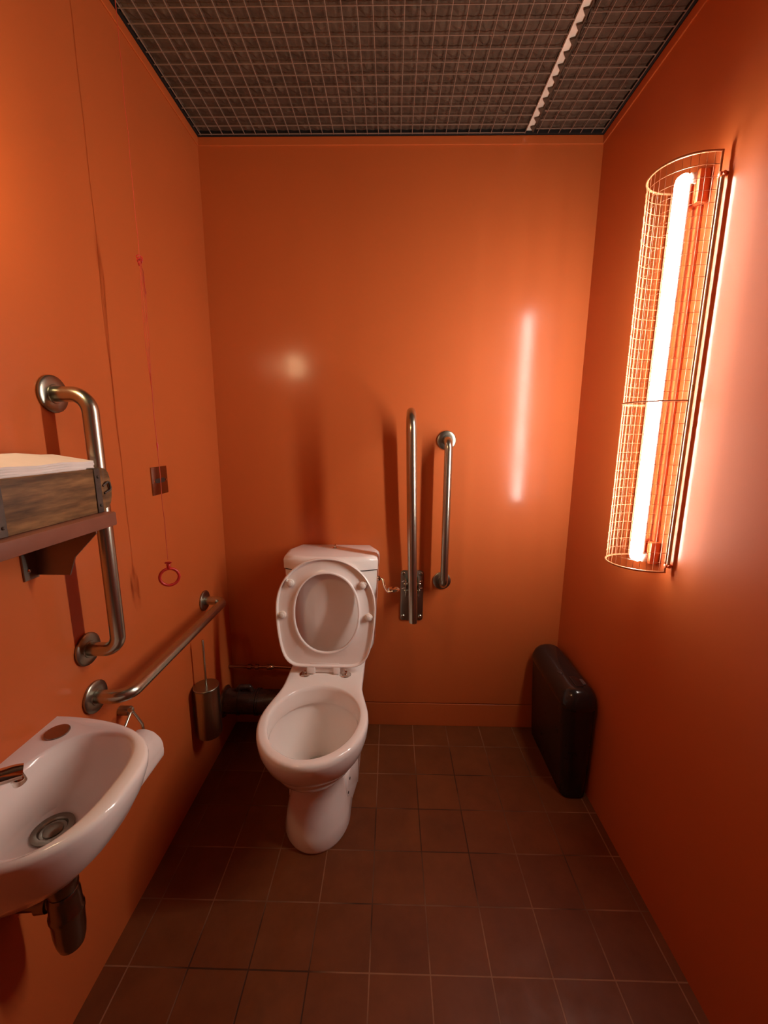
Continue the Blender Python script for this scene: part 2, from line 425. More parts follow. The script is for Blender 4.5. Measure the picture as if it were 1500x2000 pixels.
bm = BM(); lathe(bm, [(.009, 0), (.010, .002), (.006, .004), (.0055, .010), (.0075, .013), (.006, .017), (.0, .018)], (-.232, 1.648, .881)); obj('lid_knob', bm, M['chrome'], lid, 40)
# flush lever
bm = BM()
cyl(bm, (-.052, 1.552, .785), (-.040, 1.552, .785), .011, 20, .002)
tube(bm, fillet([(-.042, 1.552, .785), (-.030, 1.548, .784), (-.022, 1.530, .758), (-.010, 1.515, .742), (.010, 1.512, .746)], .012, 5), .0050, 12)
bmesh.ops.create_uvsphere(bm, u_segments=24, v_segments=12, radius=1, matrix=Matrix.Translation((.014, 1.520, .7505)) @ Matrix.Rotation(.45, 4, 'X') @ Matrix.Diagonal((.0235, .0165, .0045, 1)))
obj('flush_lever', bm, M['chrome'], toilet, 40)
# seat, raised against the cistern
S0 = Vector((TX, 1.452, .452)); SU = Vector((0, .052, .433)).normalized(); SN = Vector((0, -SU.z, SU.y))   # up the seat, towards the viewer
def sp(x, s, d): return S0 + Vector((x, 0, 0)) + SU * s + SN * d
NS = 144
def outer_pt(a):
    # a: angle from centre; outer outline of the seat
    cx, cs = 0, .235
    c, s = math.cos(a), math.sin(a)
    if s >= 0: e = 2.12; rx, ry = .1935, .199
    else: e = 2.12 + 5.0 * min(1, -s * 1.6) ; rx, ry = .1935, .230
    k = (abs(c) ** e + abs(s) ** e) ** (-1 / e)
    x, y = c * k * rx, s * k * ry
    if s < 0: x *= 1 - .185 * (max(0, -y) / .230) ** 2.0
    return x, cs + y
def hole_pt(a):
    cs = .219; c, s = math.cos(a), math.sin(a); e = 2.15
    k = (abs(c) ** e + abs(s) ** e) ** (-1 / e)
    return c * k * .122 + (.003), cs + s * k * .153
def seatloop(t, d, grow=0):
    out = []
    for i in range(NS):
        a = 2 * PI * i / NS
        ox, oy = outer_pt(a); hx, hy = hole_pt(a)
        L = math.hypot(ox - hx, oy - hy); tt = t + grow / L
        out.append(tuple(sp(hx + (ox - hx) * tt, hy + (oy - hy) * tt, d)))
    return out
bm = BM()
lp = [seatloop(0, .004), seatloop(0, .0125), seatloop(0, .0155, .0015), seatloop(0, .0155, .0055), seatloop(0, .0125, .008), seatloop(0, .0095, .011),
      seatloop(.5, .0060), seatloop(1, .0060, -.0105), seatloop(1, .0100, -.0080), seatloop(1, .0160, -.0070), seatloop(1, .0172, -.004), seatloop(1, .0150, -.001),
      seatloop(1, .007), seatloop(1, -.002, -.006), seatloop(.72, -.008), seatloop(.35, -.009), seatloop(0, -.004, .008), seatloop(0, .0005, .002)]
rs = [[bm.verts.new(p) for p in l] for l in lp]
for a, b in zip(rs, rs[1:]): bridge(bm, a, b)
bridge(bm, rs[-1], rs[0])
# hinge tongue and knuckles moulded with the seat
def sbox(x0, x1, s0, s1, d0, d1, bev=.002):
    vs = []
    for x in (x0, x1):
        for s in (s0, s1):
            for d in (d0, d1): vs.append(bm.verts.new(sp(x, s, d)))
    fs = [bm.faces.new([vs[i] for i in q]) for q in ((0, 1, 3, 2), (4, 6, 7, 5), (0, 4, 5, 1), (2, 3, 7, 6), (0, 2, 6, 4), (1, 5, 7, 3))]
    bmesh.ops.bevel(bm, geom=list(set(e for f in fs for e in f.edges)), offset=bev, segments=2, affect='EDGES', profile=.5)
sbox(-.062, .052, -.018, .020, -.001, .0075)
seat = obj('seat', bm, M['seat'], toilet, 40)
for x0, x1 in ((-.073, -.040), (.030, .056)):
    bm = BM(); sbox(x0, x1, -.020, .006, -.004, .017, .003); obj('hinge_knuckle', bm, M['seat'], seat, 40)
for bx, bs in ((-.136, .335), (-.168, .210), (.142, .330), (.166, .205)):
    bm = BM(); c = sp(bx, bs, .0065); c2 = sp(bx, bs, .0235)
    # stubby buffer: block running to the rim plus a round foot
    sgn = -1 if bx < 0 else 1
    ca = sp(bx, bs, .006); a1 = c2
    lathe(bm, [(.0145, 0), (.0145, .008), (.012, .0105), (.0095, .011), (.009, .016), (.006, .0175), (.0, .0175)], ca, SN, 24)
    vs0 = sp(bx + sgn * .008, bs + (.006 if bs > .3 else 0), .010)
    tube(bm, [sp(bx, bs, .0100), sp(bx + sgn * .016, bs + (.009 if bs > .3 else 0), .0100)], .0075, 14)
    obj('buffer', bm, M['rubber'], seat, 40)
for hx in (-.327, -.170):
    hg = BM(); lathe(hg, [(.0215, 0), (.0215, .0018), (.018, .0042), (.008, .0050), (.0, .0052)], (hx, 1.437, .4300), (0, 0, 1), 28)
    lathe(hg, [(.0065, .004), (.0065, .014), (.004, .017), (0, .0175)], (hx, 1.441, .4300), (0, 0, 1), 16)
    tube(hg, [(hx, 1.441, .442), (hx + (.018 if hx < TX else -.006), 1.447, .446)], .0042, 12)
    obj('hinge', hg, M['chrome'], toilet, 40)

# pipes behind the toilet
wp = thing('waste_pipe', (XL + .1, 1.60, .13), 'thick dark soil pipe running from the left wall to the back of the toilet', 'pipe')
bm = BM(); tube(bm, fillet([(XL + .002, 1.60, .19), (-.44, 1.60, .19), (-.381, 1.60, .19)], .03), .052, 32)
for x in (-.66, -.585, -.575): tube(bm, [(x, 1.60, .19), (x + .006, 1.60, .19)], .0565, 32)
obj('pipe', bm, M['pipe'], wp, 40)
bm = BM(); lathe(bm, [(.066, 0), (.067, .006), (.060, .012), (.053, .014)], (XL, 1.60, .19), (1, 0, 0), 36); obj('flange', bm, M['steel'], wp, 40)
bm = BM(); tube(bm, fillet([(-.66, 1.60, .24), (-.655, 1.595, .262), (-.61, 1.60, .262), (-.60, 1.60, .238)], .008, 3), .011, 14); obj('clip', bm, M['pipe'], wp, 40)
cp = thing('water_supply_pipe', (-.59, 1.668, .316), 'thin copper water pipe with joints along the back wall, left of the toilet', 'pipe')
bm = BM(); tube(bm, [(XL + .001, 1.668, .316), (-.60, 1.668, .315), (-.52, 1.668, .318), (-.44, 1.665, .316), (-.37, 1.66, .32)], .0065, 14); obj('pipe', bm, M['copper'], cp)
for x, w in ((-.640, .018), (-.606, .016), (-.552, .014)):
    bm = BM(); cyl(bm, (x, 1.668, .316), (x + w, 1.668, .316), .0115, 6, .0015); obj('fitting', bm, M['copper'], cp, 30)
bm = BM(); cyl(bm, (-.532, 1.668, .305), (-.532, 1.668, .332), .005, 10); cyl(bm, (-.545, 1.668, .3165), (-.520, 1.668, .3165), .010, 12, .002); obj('valve', bm, M['chrome'], cp, 30)

# ================================================================== GRAB BARS
def grab(label, p0, p1, nrm, off, mat=None, r=.0162, rf=.039, bend=.055):
    p0, p1, nrm = Vector(p0), Vector(p1), Vector(nrm)
    t = thing('grab_bar', (p0 + p1) / 2, label, 'grab bar')
    bm = BM(); tube(bm, fillet([p0 + nrm * .004, p0 + nrm * off, p1 + nrm * off, p1 + nrm * .004], bend, 12), r, 24); obj('rail', bm, M['steel'], t, 60)
    for p in (p0, p1):
        bm = BM(); lathe(bm, [(rf - .001, 0), (rf, .0015), (rf, .006), (rf - .003, .0085), (r + .004, .0085), (r + .003, .010), (r, .010)], p, nrm, 40)
        obj('flange', bm, M['darksteel'], t, 40)
    return t
grab('brushed steel vertical grab bar on the left wall behind the shelf and wooden box', (XL, .885, 1.427), (XL, .885, .838), (1, 0, 0), .080)
grab('brushed steel horizontal grab bar on the left wall above the basin and toilet roll', (XL, .888, .709), (XL, 1.483, .709), (1, 0, 0), .082)
grab('short upright steel grab bar on the back wall, between hinged rail and wall light reflection', (.226, YB, 1.328), (.226, YB, .722), (0, -1, 0), .076, bend=.035)

# hinged drop-down rail on the back wall, folded up
dr = thing('drop_down_rail', (.096, YB, .65), 'hinged double steel support rail folded upright against back wall, right of the toilet', 'support rail')
bm = BM(); pts = [(x, YB - .0002, z) for x, z in rrect(.096, .651, .100, .232, .012)]; prism(bm, pts, (0, -.006, 0), .0015)
pl = obj('wall_plate', bm, M['darksteel'], dr, 30)
for x in (.058, .134):
    for z in (.553, .752):
        bm = BM(); lathe(bm, [(.0085, 0), (.0085, .002), (.006, .0045), (.0, .005)], (x, YB - .0062, z), (0, -1, 0), 18); obj('screw', bm, M['steel'], pl, 40)
bm = BM(); tube(bm, fillet([(.091, YB - .215, .626), (.082, YB - .222, 1.0), (.0705, YB - .228, 1.432), (.072, YB - .066, 1.432), (.083, YB - .060, 1.0), (.092, YB - .052, .735)], .075, 12), .0165, 24)
obj('rail', bm, M['steel'], dr, 60)
bm = BM(); tube(bm, [(.0911, YB - .2149, .625), (.0910, YB - .215, .6235)], .0155, 24); obj('end_cap', bm, M['darksteel'], dr, 40)
bm = BM()
for x in (.066, .122): box(bm, (x - .0025, YB - .072, .672), (x + .0025, YB - .006, .742), .002)
cyl(bm, (.058, YB - .050, .722), (.130, YB - .050, .722), .006, 14, .001); cyl(bm, (.060, YB - .045, .690), (.128, YB - .045, .690), .005, 14, .001)
obj('hinge_bracket', bm, M['steel'], dr, 30)
bm = BM(); box(bm, (.080, YB - .215, .660), (.100, YB - .045, .676), .002); box(bm, (.078, YB - .060, .655), (.106, YB - .030, .745), .003)
obj('pivot_block', bm, M['darksteel'], dr, 30)
for x0, x1 in ((.052, .0665), (.1235, .140)):
    for z in (.690, .722):
        bm = BM(); tube(bm, [(x0, YB - .014, z - .004), ((x0 + x1) / 2, YB - .018, z + .001), (x1, YB - .014, z)], .0026, 10); obj('spring_clip', bm, M['chrome'], dr, 40)

# ================================================================== WASHBASIN
bas = thing('washbasin', (XL, .61, .57), 'small white ceramic hand basin on the left wall, cut off by the frame', 'washbasin')
BY = .609
def basloop(z, hw, pr, nn=2.9, x0=XL, cy=BY, N=64):
    out = []
    for k in range(N):
        a = 2 * PI * k / N
        c, s = math.cos(a), math.sin(a)
        if c >= 0:
            v = math.copysign(abs(s) ** .86, s); off = (max(0, 1 - abs(v) ** nn)) ** .5
            out.append((x0 + pr * max(off, .0) + .0, cy + hw * v, z))
        else:
            v = math.copysign(abs(s) ** .86, s)
            out.append((x0 + .0002, cy + hw * v * .999, z))
    return out
def inbas(z, sx, sy, cx=-.583, cy=BY - .003, N=64, e=2.5):
    out = []
    for k in range(N):
        a = 2 * PI * k / N; c, s = math.cos(a), math.sin(a)
        kk = (abs(c) ** e + abs(s) ** e) ** (-1 / e)
        out.append((cx + sx * c * kk, cy + sy * s * kk, z))
    return out
bm = BM()
loft(bm, [basloop(.560, .070, .125), basloop(.562, .085, .140), basloop(.575, .107, .168), basloop(.60, .132, .200), basloop(.64, .156, .236),
          basloop(.68, .169, .257), basloop(.71, .175, .267), basloop(.725, .1765, .2695), basloop(.733, .175, .268), basloop(.7365, .171, .262),
          inbas(.7365, .100, .134), inbas(.734, .0945, .1295), inbas(.727, .0915, .1265), inbas(.70, .088, .122), inbas(.66, .081, .112, -.590), inbas(.635, .069, .092, -.603),
          inbas(.616, .050, .060, -.622, BY + .018, e=2.2), inbas(.608, .034, .036, -.630, .634, e=2), inbas(.604, .022, .022, -.632, .634, e=2), inbas(.594, .020, .020, -.632, .634, e=2)])
obj('basin', bm, M['china'], bas, 50)
bm = BM(); lathe(bm, [(.031, 0), (.034, .002), (.034, .004), (.024, .0045), (.0215, .001), (.020, -.006), (.0, -.006)], (-.632, .634, .608)); obj('drain', bm, M['trap'], bas, 35)
bm = BM(); lathe(bm, [(.016, 0), (.016, .004), (.010, .008), (.0, .0085)], (-.632, .634, .605)); obj('plug', bm, M['darksteel'], bas, 35)
bm = BM(); lathe(bm, [(.022, 0), (.0225, .001), (.022, .003), (.020, .0036), (.0, .0036)], (-.685, .731, .7365)); o = obj('tap_hole_cover', bm, M['plate'], bas, 35); o['label'] = 'round shiny metal cover'
tp = thing('basin_tap', (-.685, .487, .7365), 'chrome tap whose spout reaches over the basin at the left edge', 'tap')
bm = BM(); lathe(bm, [(.024, 0), (.024, .004), (.017, .008), (.0165, .075), (.018, .078), (.018, .098), (.015, .103), (0, .104)], (-.685, .487, .7367)); obj('body', bm, M['chrome'], tp, 35)
bm = BM(); tube(bm, [(-.683, .489, .800), (-.640, .532, .808), (-.606, .560, .803), (-.598, .5665, .801)], .013, 20, radii=[.0145, .013, .0125, .0115])
obj('spout', bm, M['chrome'], tp, 50)
bm = BM(); cyl(bm, (-.6055, .5605, .797), (-.6025, .5635, .781), .0095, 20, .001); obj('aerator', bm, M['chrome'], tp, 40)
bm = BM(); tube(bm, [(-.685, .487, .843), (-.70, .474, .862), (-.712, .463, .870)], .006, 12); obj('lever', bm, M['chrome'], tp, 40)
tr = thing('bottle_trap', (-.632, .634, .36), 'tarnished chrome bottle trap hanging under the hand basin', 'drain trap')
bm = BM(); cyl(bm, (-.632, .634, .475), (-.632, .634, .5595), .0175, 24); obj('tailpiece', bm, M['trap'], tr)
bm = BM(); lathe(bm, [(.021, 0), (.0255, .004), (.0265, .010), (.0265, .022), (.0245, .028), (.019, .031)], (-.632, .634, .470), (0, 0, 1), 32); obj('collar', bm, M['trap'], tr, 35)
bm = BM(); lathe(bm, [(.006, -.036), (.015, -.033), (.0215, -.026), (.0250, -.012), (.0275, .010), (.0285, .045), (.030, .050), (.030, .058), (.0275, .062), (.027, .095), (.024, .104), (.020, .106)], (-.632, .634, .365), (0, 0, 1), 32); obj('bottle', bm, M['trap'], tr, 35)
bm = BM(); tube(bm, fillet([(-.654, .632, .448), (-.676, .629, .448), (XL + .001, .625, .448)], .01), .0165, 20); tube(bm, [(-.660, .632, .448), (-.678, .629, .448)], .0215, 20); obj('outlet_pipe', bm, M['trap'], tr, 40)

# ================================================================== TOILET ROLL AND HOLDER
hd = thing('toilet_roll_holder', (XL, .955, .62), 'small steel toilet roll hanger on the left wall under the horizontal grab bar', 'toilet roll holder')
bm = BM(); cyl(bm, (XL, .967, .612), (XL + .030, .967, .612), .0125, 24, .0015); obj('mount', bm, M['darksteel'], hd, 35)
RC = Vector((-.668, 0, .505)); y0r, y1r = .868, .966
bm = BM(); tube(bm, fillet([(-.672, y0r - .006, .505), (-.676, y0r - .006, .565), (-.682, .952, .626), (-.674, y1r + .010, .565), (-.670, y1r + .010, .505), (-.668, y0r, .505)], .008, 4), .0034, 12)
lathe(bm, [(.006, 0), (.006, .012), (0, .013)], (XL + .028, .962, .617), (1, 0, .2), 14); obj('hanger_arm', bm, M['steel'], hd, 50)
rl = thing('toilet_roll', (RC.x, .92, RC.z - .05), 'white toilet roll with a loose sheet, hanging beside the basin', 'toilet roll')
bm = BM(); R = .049; ri = .020
loopsr = []
for yy, rr in ((y0r, R - .001), (y0r + .002, R), (y1r - .002, R), (y1r, R - .001), (y1r, ri), (y0r, ri)):
    loopsr.append([(RC.x + rr * math.cos(2 * PI * k / 48), yy, RC.z + rr * math.sin(2 * PI * k / 48)) for k in range(48)])
rs = [[bm.verts.new(p) for p in l] for l in loopsr]
for i in range(6): bridge(bm, rs[i], rs[(i + 1) % 6])
obj('roll', bm, M['paper'], rl, 30)
bm = BM(); rs = []
for yy, rr in ((y0r + .0005, ri - .0001), (y1r - .0005, ri - .0001), (y1r - .0005, ri - .0018), (y0r + .0005, ri - .0018)):
    rs.append([bm.verts.new((RC.x + rr * math.cos(2 * PI * k / 32), yy, RC.z + rr * math.sin(2 * PI * k / 32))) for k in range(32)])
for i in range(4): bridge(bm, rs[i], rs[(i + 1) % 4])
obj('core', bm, M['card'], rl, 30)
bm = BM(); ol = []
for k in range(19):
    a = math.radians(112 - k * 6.4); q = 1 + .0 * k
    ol.append((RC.x + (R + .0012) * math.cos(a), RC.z + (R + .0012) * math.sin(a)))
ol += [(RC.x + R + .0018, RC.z - .008), (RC.x + R + .001, RC.z - .020), (RC.x + R - .001, RC.z - .030)]
N_ = len(ol); rows = []
for (x, z) in ol: rows.append([(x, y0r + (y1r + .002 - y0r) * j / 6 + .0004 * math.sin(j * 2 + x * 300), z) for j in range(7)])
for dx in (0, .0006):
    pass
va = [[bm.verts.new((x, y, z)) for x, y, z in r] for r in rows]
vb = [[bm.verts.new((x + .0005, y, z + .0004)) for x, y, z in r] for r in rows]
for g in (va, vb):
    for i in range(N_ - 1):
        for j in range(6): bm.faces.new((g[i][j], g[i][j + 1], g[i + 1][j + 1], g[i + 1][j]))
for i in range(N_ - 1):
    for j in (0, 6): bm.faces.new((va[i][j], va[i + 1][j], vb[i + 1][j], vb[i][j]))
for i in (0, N_ - 1):
    for j in range(6): bm.faces.new((va[i][j], va[i][j + 1], vb[i][j + 1], vb[i][j]))
obj('loose_sheet', bm, M['paper'], rl, 50)

# ================================================================== TOILET BRUSH
BX, BYY = -.677, 1.350
bh = thing('toilet_brush_holder', (BX, BYY, .25), 'round brushed steel brush holder on the left wall in the far corner', 'toilet brush holder')
bm = BM(); lathe(bm, [(.040, 0), (.044, .003), (.045, .006), (.045, .196), (.043, .197), (.043, .150), (.0, .150)], (BX, BYY, .232), (0, 0, 1), 40); obj('pot', bm, M['steel'], bh, 35)
bm = BM(); box(bm, (XL, BYY - .015, .31), (BX - .044, BYY + .015, .35), .001); obj('wall_bracket', bm, M['darksteel'], bh, 30)
tb = thing('toilet_brush', (BX, BYY, .447), 'thin steel toilet brush handle rising from the round steel holder', 'toilet brush')
bm = BM(); lathe(bm, [(.0, 0), (.0455, 0), (.0455, .002), (.044, .0035), (.006, .005), (.0, .0055)], (BX, BYY, .4295), (0, 0, 1), 40); obj('lid', bm, M['darksteel'], tb, 30)
bm = BM(); tube(bm, [(BX, BYY, .433), (BX, BYY, .612), (BX, BYY, .614)], .0042, 14, radii=[.0042, .0042, .003]); obj('handle', bm, M['steel'], tb, 40)

# ================================================================== SHELF, BOX AND PAPER TOWELS
sh = thing('shelf', (XL, .5, 1.155), 'red-brown painted shelf on the left wall carrying the old wooden box', 'shelf')
bm = BM(); box(bm, (XL + .0005, .17, 1.1555), (-.578, .832, 1.1842), .003, 2); obj('board', bm, M['shelf'], sh, 30)
for y in (.775, .260):
    bm = BM(); box(bm, (XL + .0003, y - .022, 1.055), (XL + .004, y + .012, 1.155), .0006, 1)
    prism(bm, [(XL + .003, y + .008, 1.155), (-.590, y + .008, 1.155), (-.590, y + .008, 1.148), (-.640, y + .008, 1.098), (-.655, y + .008, 1.060), (XL + .003, y + .008, 1.060)], (0, .003, 0))
    br = obj('bracket', bm, M['bracket'], sh, 30)
    for z in (1.075, 1.12):
        bm = BM(); lathe(bm, [(.0045, 0), (.0045, .001), (.003, .0025), (0, .003)], (XL + .004, y - .010, z), (1, 0, 0), 14); obj('screw', bm, M['chrome'], br, 40)

cr = thing('wooden_box', (-.656, .73, 1.185), 'weathered wooden brick mould box with iron straps, standing on the shelf', 'wooden box')
CX0, CX1, CY0, CY1, CZ0, CZ1 = -.712, -.601, .592, .836, 1.1845, 1.274
bm = BM(); w = .012
box(bm, (CX1 - w, CY0, CZ0), (CX1, CY1, CZ1), .0015); obj('side_board', bm, M['wood'], cr, 30)
bm = BM(); box(bm, (CX0, CY0, CZ0), (CX0 + w, CY1, CZ1), .0015); obj('side_board', bm, M['wood'], cr, 30)
bm = BM(); box(bm, (CX0 + w, CY0 + .004, CZ0 + .001), (CX1 - w, CY1 - .004, CZ0 + .010)); obj('bottom_board', bm, M['wood'], cr, 30)
for y, sg in ((CY1 - .006, 1), (CY0 + .006, -1)):
    # end board with a rounded grip that sticks out past the straps
    bm = BM(); box(bm, (CX0 + w, y - .008, CZ0), (CX1 - w, y + .004, CZ1 - .004), .001)
    prof = [(0, -.043), (.010, -.041), (.020, -.032), (.0245, -.018), (.0255, .0), (.0245, .020), (.020, .034), (.011, .042), (0, .0445)]
    zc = (CZ0 + CZ1) / 2 + .002; off = .0065
    prism(bm, [(CX1 - .0015, y + sg * (off + d), zc + z) for d, z in prof], (-.052, 0, 0), .003)
    obj('end_grip', bm, M['wood'], cr, 40)
for y in (CY1 - .018, CY0 + .010):
    bm = BM(); t = .0022
    box(bm, (CX1 + .0002, y - .008, CZ0), (CX1 + t, y + .008, CZ1 + .001), .0007, 1)
    box(bm, (CX0 + .001, y - .008, CZ1 + .0002), (CX1 + t, y + .008, CZ1 + t * .8), .0007, 1)
    sphere(bm, (CX1 + t, y, CZ0 + .015), .003, 10, 6); sphere(bm, (CX1 + t, y, CZ1 - .016), .003, 10, 6)
    obj('iron_strap', bm, M['iron'], cr, 40)
for sg, y in ((1, CY1 + .008), (-1, CY0 - .008)):
    bm = BM(); tube(bm, fillet([(CX1 + .001, y - sg * .012, 1.238), (CX1 + .003, y + sg * .004, 1.247), (CX1 + .002, y + sg * .009, 1.228), (CX1 + .001, y - sg * .010, 1.222)], .004, 3), .0022, 8)
    obj('iron_hook', bm, M['iron'], cr, 40)

# stack of folded paper towels, sheets drawn as edges of one heap
bm = BM(); rnd = random.Random(3)
nsh = 22
for i in range(nsh):
    f = i / (nsh - 1); z = 1.196 + i * .0043
    jx, jy = rnd.uniform(-.0008, .0008), rnd.uniform(-.0012, .0012)
    xa, xb, ya, yb_ = -.6985 + jx, -.6145 + jx, .613 + jy, .8335 + jy
    t = .0040
    def zz(x, y): return z + .018 * f * ((xb - x) / (xb - xa)) * (1 - .3 * abs(y - .72) / .11) + .0012 * f * math.sin(y * 55 + i * .2)
    gx = [xa + (xb - xa) * k / 4 for k in range(5)]; gy = [ya + (yb_ - ya) * k / 8 for k in range(9)]
    lo = [[bm.verts.new((x, y, zz(x, y))) for y in gy] for x in gx]; hi = [[bm.verts.new((x, y, zz(x, y) + t)) for y in gy] for x in gx]
    for a in range(4):
        for b in range(8):
            bm.faces.new((lo[a][b], lo[a][b + 1], lo[a + 1][b + 1], lo[a + 1][b])); bm.faces.new((hi[a][b], hi[a + 1][b], hi[a + 1][b + 1], hi[a][b + 1]))
    for a in range(4):
        for b in (0, 8): bm.faces.new((lo[a][b], lo[a + 1][b], hi[a + 1][b], hi[a][b]))
    for b in range(8):
        for a in (0, 4): bm.faces.new((lo[a][b], lo[a][b + 1], hi[a][b + 1], hi[a][b]))
pt = tag(obj('paper_towels', bm, M['paper'], None, 30, loc=(-.656, .72, 1.195)), 'thick stack of folded white paper towels filling the wooden box', 'paper towels'); pt['kind'] = 'stuff'

# ================================================================== SWITCH PLATE AND PULL CORD
sw = thing('wall_plate', (XL, 1.255, 1.203), 'square brown metal plate with a slotted opening on the left wall, behind the red cord', 'wall plate')
bm = BM(); box(bm, (XL + .0002, 1.2125, 1.160), (XL + .004, 1.2975, 1.246), .001); obj('plate', bm, M['shelf'] if False else M['plate'], sw, 30)
bm = BM(); prism(bm, [(XL + .004, y, z) for y, z in rrect(1.255, 1.203, .052, .014, .006)], (.0008, 0, 0)); obj('slot', bm, M['hole'], sw, 30)
for y in (1.2215, 1.2885):
    bm = BM(); lathe(bm, [(.003, 0), (.003, .0008), (0, .0012)], (XL + .004, y, 1.203), (1, 0, 0), 12); obj('screw', bm, M['chrome'], sw, 40)

CXx, CYy = -.626, 1.09
pc = thing('pull_cord', (CXx, CYy, .95), 'red emergency pull cord with a ring, hanging from the ceiling near left wall', 'pull cord')
bm = BM(); pts = []
for k in range(60):
    z = ZC - .001 - (ZC - .998) * k / 59; pts.append((CXx + .0006 * math.sin(k * 1.3), CYy + .0008 * math.sin(k * .8 + 1), z))
tube(bm, pts, .0009, 8); obj('cord', bm, M['redcord'], pc)
# surplus cord looped up between two knots
bm = BM()
for q, (x, dy, z1, z2) in enumerate(((.002, .006, 1.772, 1.50), (-.002, -.005, 1.774, 1.43), (.001, .010, 1.765, 1.62))):
    tube(bm, [(CXx, CYy, z1), (CXx + x, CYy + dy, (z1 + z2) / 2 + .05), (CXx + x * 1.4, CYy + dy * .8, (z1 + z2) / 2 - .04), (CXx, CYy + .001, z2)], .0009, 6)
tube(bm, [(CXx, CYy + .004, 1.745), (CXx, CYy + .014, 1.700), (CXx, CYy + .015, 1.694), (CXx, CYy + .002, 1.688)], .0010, 6)
tube(bm, [(CXx + .001, CYy, 1.50), (CXx + .001, CYy - .004, 1.40), (CXx, CYy, 1.315)], .0009, 6)
obj('surplus_loops', bm, M['redcord'], pc)
bm = BM()
for a in range(3):
    tube(bm, [(CXx + .0035 * math.cos(t), CYy + .0065 * math.cos(t + a), 1.772 + .005 * math.sin(t * 1 + a) - a * .006) for t in [2 * PI * k / 14 for k in range(14)]], .0014, 8, closed=True)
obj('knot', bm, M['red'], pc)
bm = BM(); tube(bm, [(CXx, CYy, 1.325), (CXx, CYy + .001, 1.316), (CXx, CYy, 1.300)], .0018, 8, radii=[.0010, .0026, .0010]); obj('knot', bm, M['red'], pc)
# ring
rc = Vector((CXx, CYy, .947)); bm = BM(); rd = Vector((.80, .60, -.05)).normalized()
tube(bm, [rc + rd * (.0245 * math.cos(t)) + Vector((0, 0, 1)) * (.0245 * math.sin(t)) for t in [2 * PI * k / 40 for k in range(40)]], .0042, 12, closed=True)
obj('pull_ring', bm, M['red'], pc, 60)
bm = BM(); cyl(bm, (CXx, CYy, .971), (CXx, CYy, .985), .0055, 14, .001); tube(bm, [rc + Vector((0, 0, .042)) + rd * (.008 * math.cos(t)) + Vector((.2, -.3, .25)).normalized() * (.005 * math.sin(t)) for t in [2 * PI * k / 20 for k in range(20)]], .0017, 8, closed=True)
obj('swivel', bm, M['red'], pc, 40)

# ================================================================== CAGED FLUORESCENT WALL LIGHT
fl = thing('caged_wall_light', (XR, 1.16, 1.48), 'long upright fluorescent wall light behind a half round wire cage on right wall', 'wall light')
TXX, TYY = .7100, 1.143
bm = BM(); prof = []
zt0, zt1 = .996, 1.976
tube(bm, [(TXX, TYY, zt0), (TXX, TYY, zt0 + .006), (TXX, TYY, zt0 + .014), (TXX, TYY, zt1 - .014), (TXX, TYY, zt1 - .006), (TXX, TYY, zt1)], .018, 14, radii=[.008, .0145, .0172, .0172, .0145, .008]); obj('tube_housing', bm, M['rubber'], fl, 60)
bm = BM(); rows = []
for z, rr in ((zt0 + .001, .0100), (zt0 + .006, .0160), (zt0 + .015, .0188), (zt1 - .015, .0188), (zt1 - .006, .0160), (zt1 - .001, .0100)):
    rows.append([bm.verts.new((TXX + rr * math.cos(a), TYY + rr * math.sin(a), z)) for a in [PI + math.radians(-96 + 192 * k / 14) for k in range(15)]])
for a, b in zip(rows, rows[1:]):
    for k in range(14): bm.faces.new((a[k], a[k + 1], b[k + 1], b[k]))
obj('lamp_tube', bm, M['tube'], fl, 60)
for z0, z1 in ((1.905, 1.979), (.992, 1.056)):
    bm = BM(); box(bm, (.7305, TYY - .026, z0), (XR, TYY + .026, z1), .004); obj('lamp_holder', bm, M['orangemetal'], fl, 30)
for z in (1.962, 1.008):
    bm = BM(); box(bm, (.716, TYY - .0165, z - .012), (.7305, TYY + .0165, z + .012), .002); obj('end_socket', bm, M['rubber'], fl, 30)
bm = BM(); box(bm, (XR - .014, TYY - .013, 1.0565), (XR, TYY + .013, 1.9045), .002); obj('spine', bm, M['orangemetal'], fl, 30)
CA, CW, CYN = .115, .168, 1.075
def cage_pt(t, g=0):
    e = .80
    c, s = math.cos(t), math.sin(t)
    return XR - .010 - (CA - .010 + g) * abs(s) ** e, CYN + CW / 2 - (CW / 2 + g) * c
ZB, ZT = .985, 1.987
fine = [cage_pt(PI * k / 200) for k in range(201)]
cum = [0]
for a, b in zip(fine, fine[1:]): cum.append(cum[-1] + math.dist(a, b))
def arc(s):
    for k in range(200):
        if cum[k + 1] >= s - 1e-9:
            f = (s - cum[k]) / max(1e-9, cum[k + 1] - cum[k]); return (fine[k][0] + (fine[k + 1][0] - fine[k][0]) * f, fine[k][1] + (fine[k + 1][1] - fine[k][1]) * f)
    return fine[-1]
nV = 19; bm = BM()
for k in range(nV + 1):
    x, y = arc(cum[-1] * k / nV); tube(bm, [(x, y, ZB), (x, y, ZT)], .0006, 6)
nH = 38
for k in range(1, nH):
    z = ZB + (ZT - ZB) * k / nH; tube(bm, [(x, y, z) for x, y in [cage_pt(PI * j / 22, .0012) for j in range(23)]], .0006, 6)
obj('wire_mesh', bm, M['wire'], fl, 60)
def hoop(z, r, name):
    bm = BM(); p = [(x, y, z) for x, y in [cage_pt(PI * j / 30, .002) for j in range(31)]]; tube(bm, p, r, 10); return obj(name, bm, M['wire'], fl, 60)
hoop(ZT, .0026, 'frame_hoop'); hoop(ZB, .0026, 'frame_hoop'); hoop(1.437, .0022, 'frame_hoop')
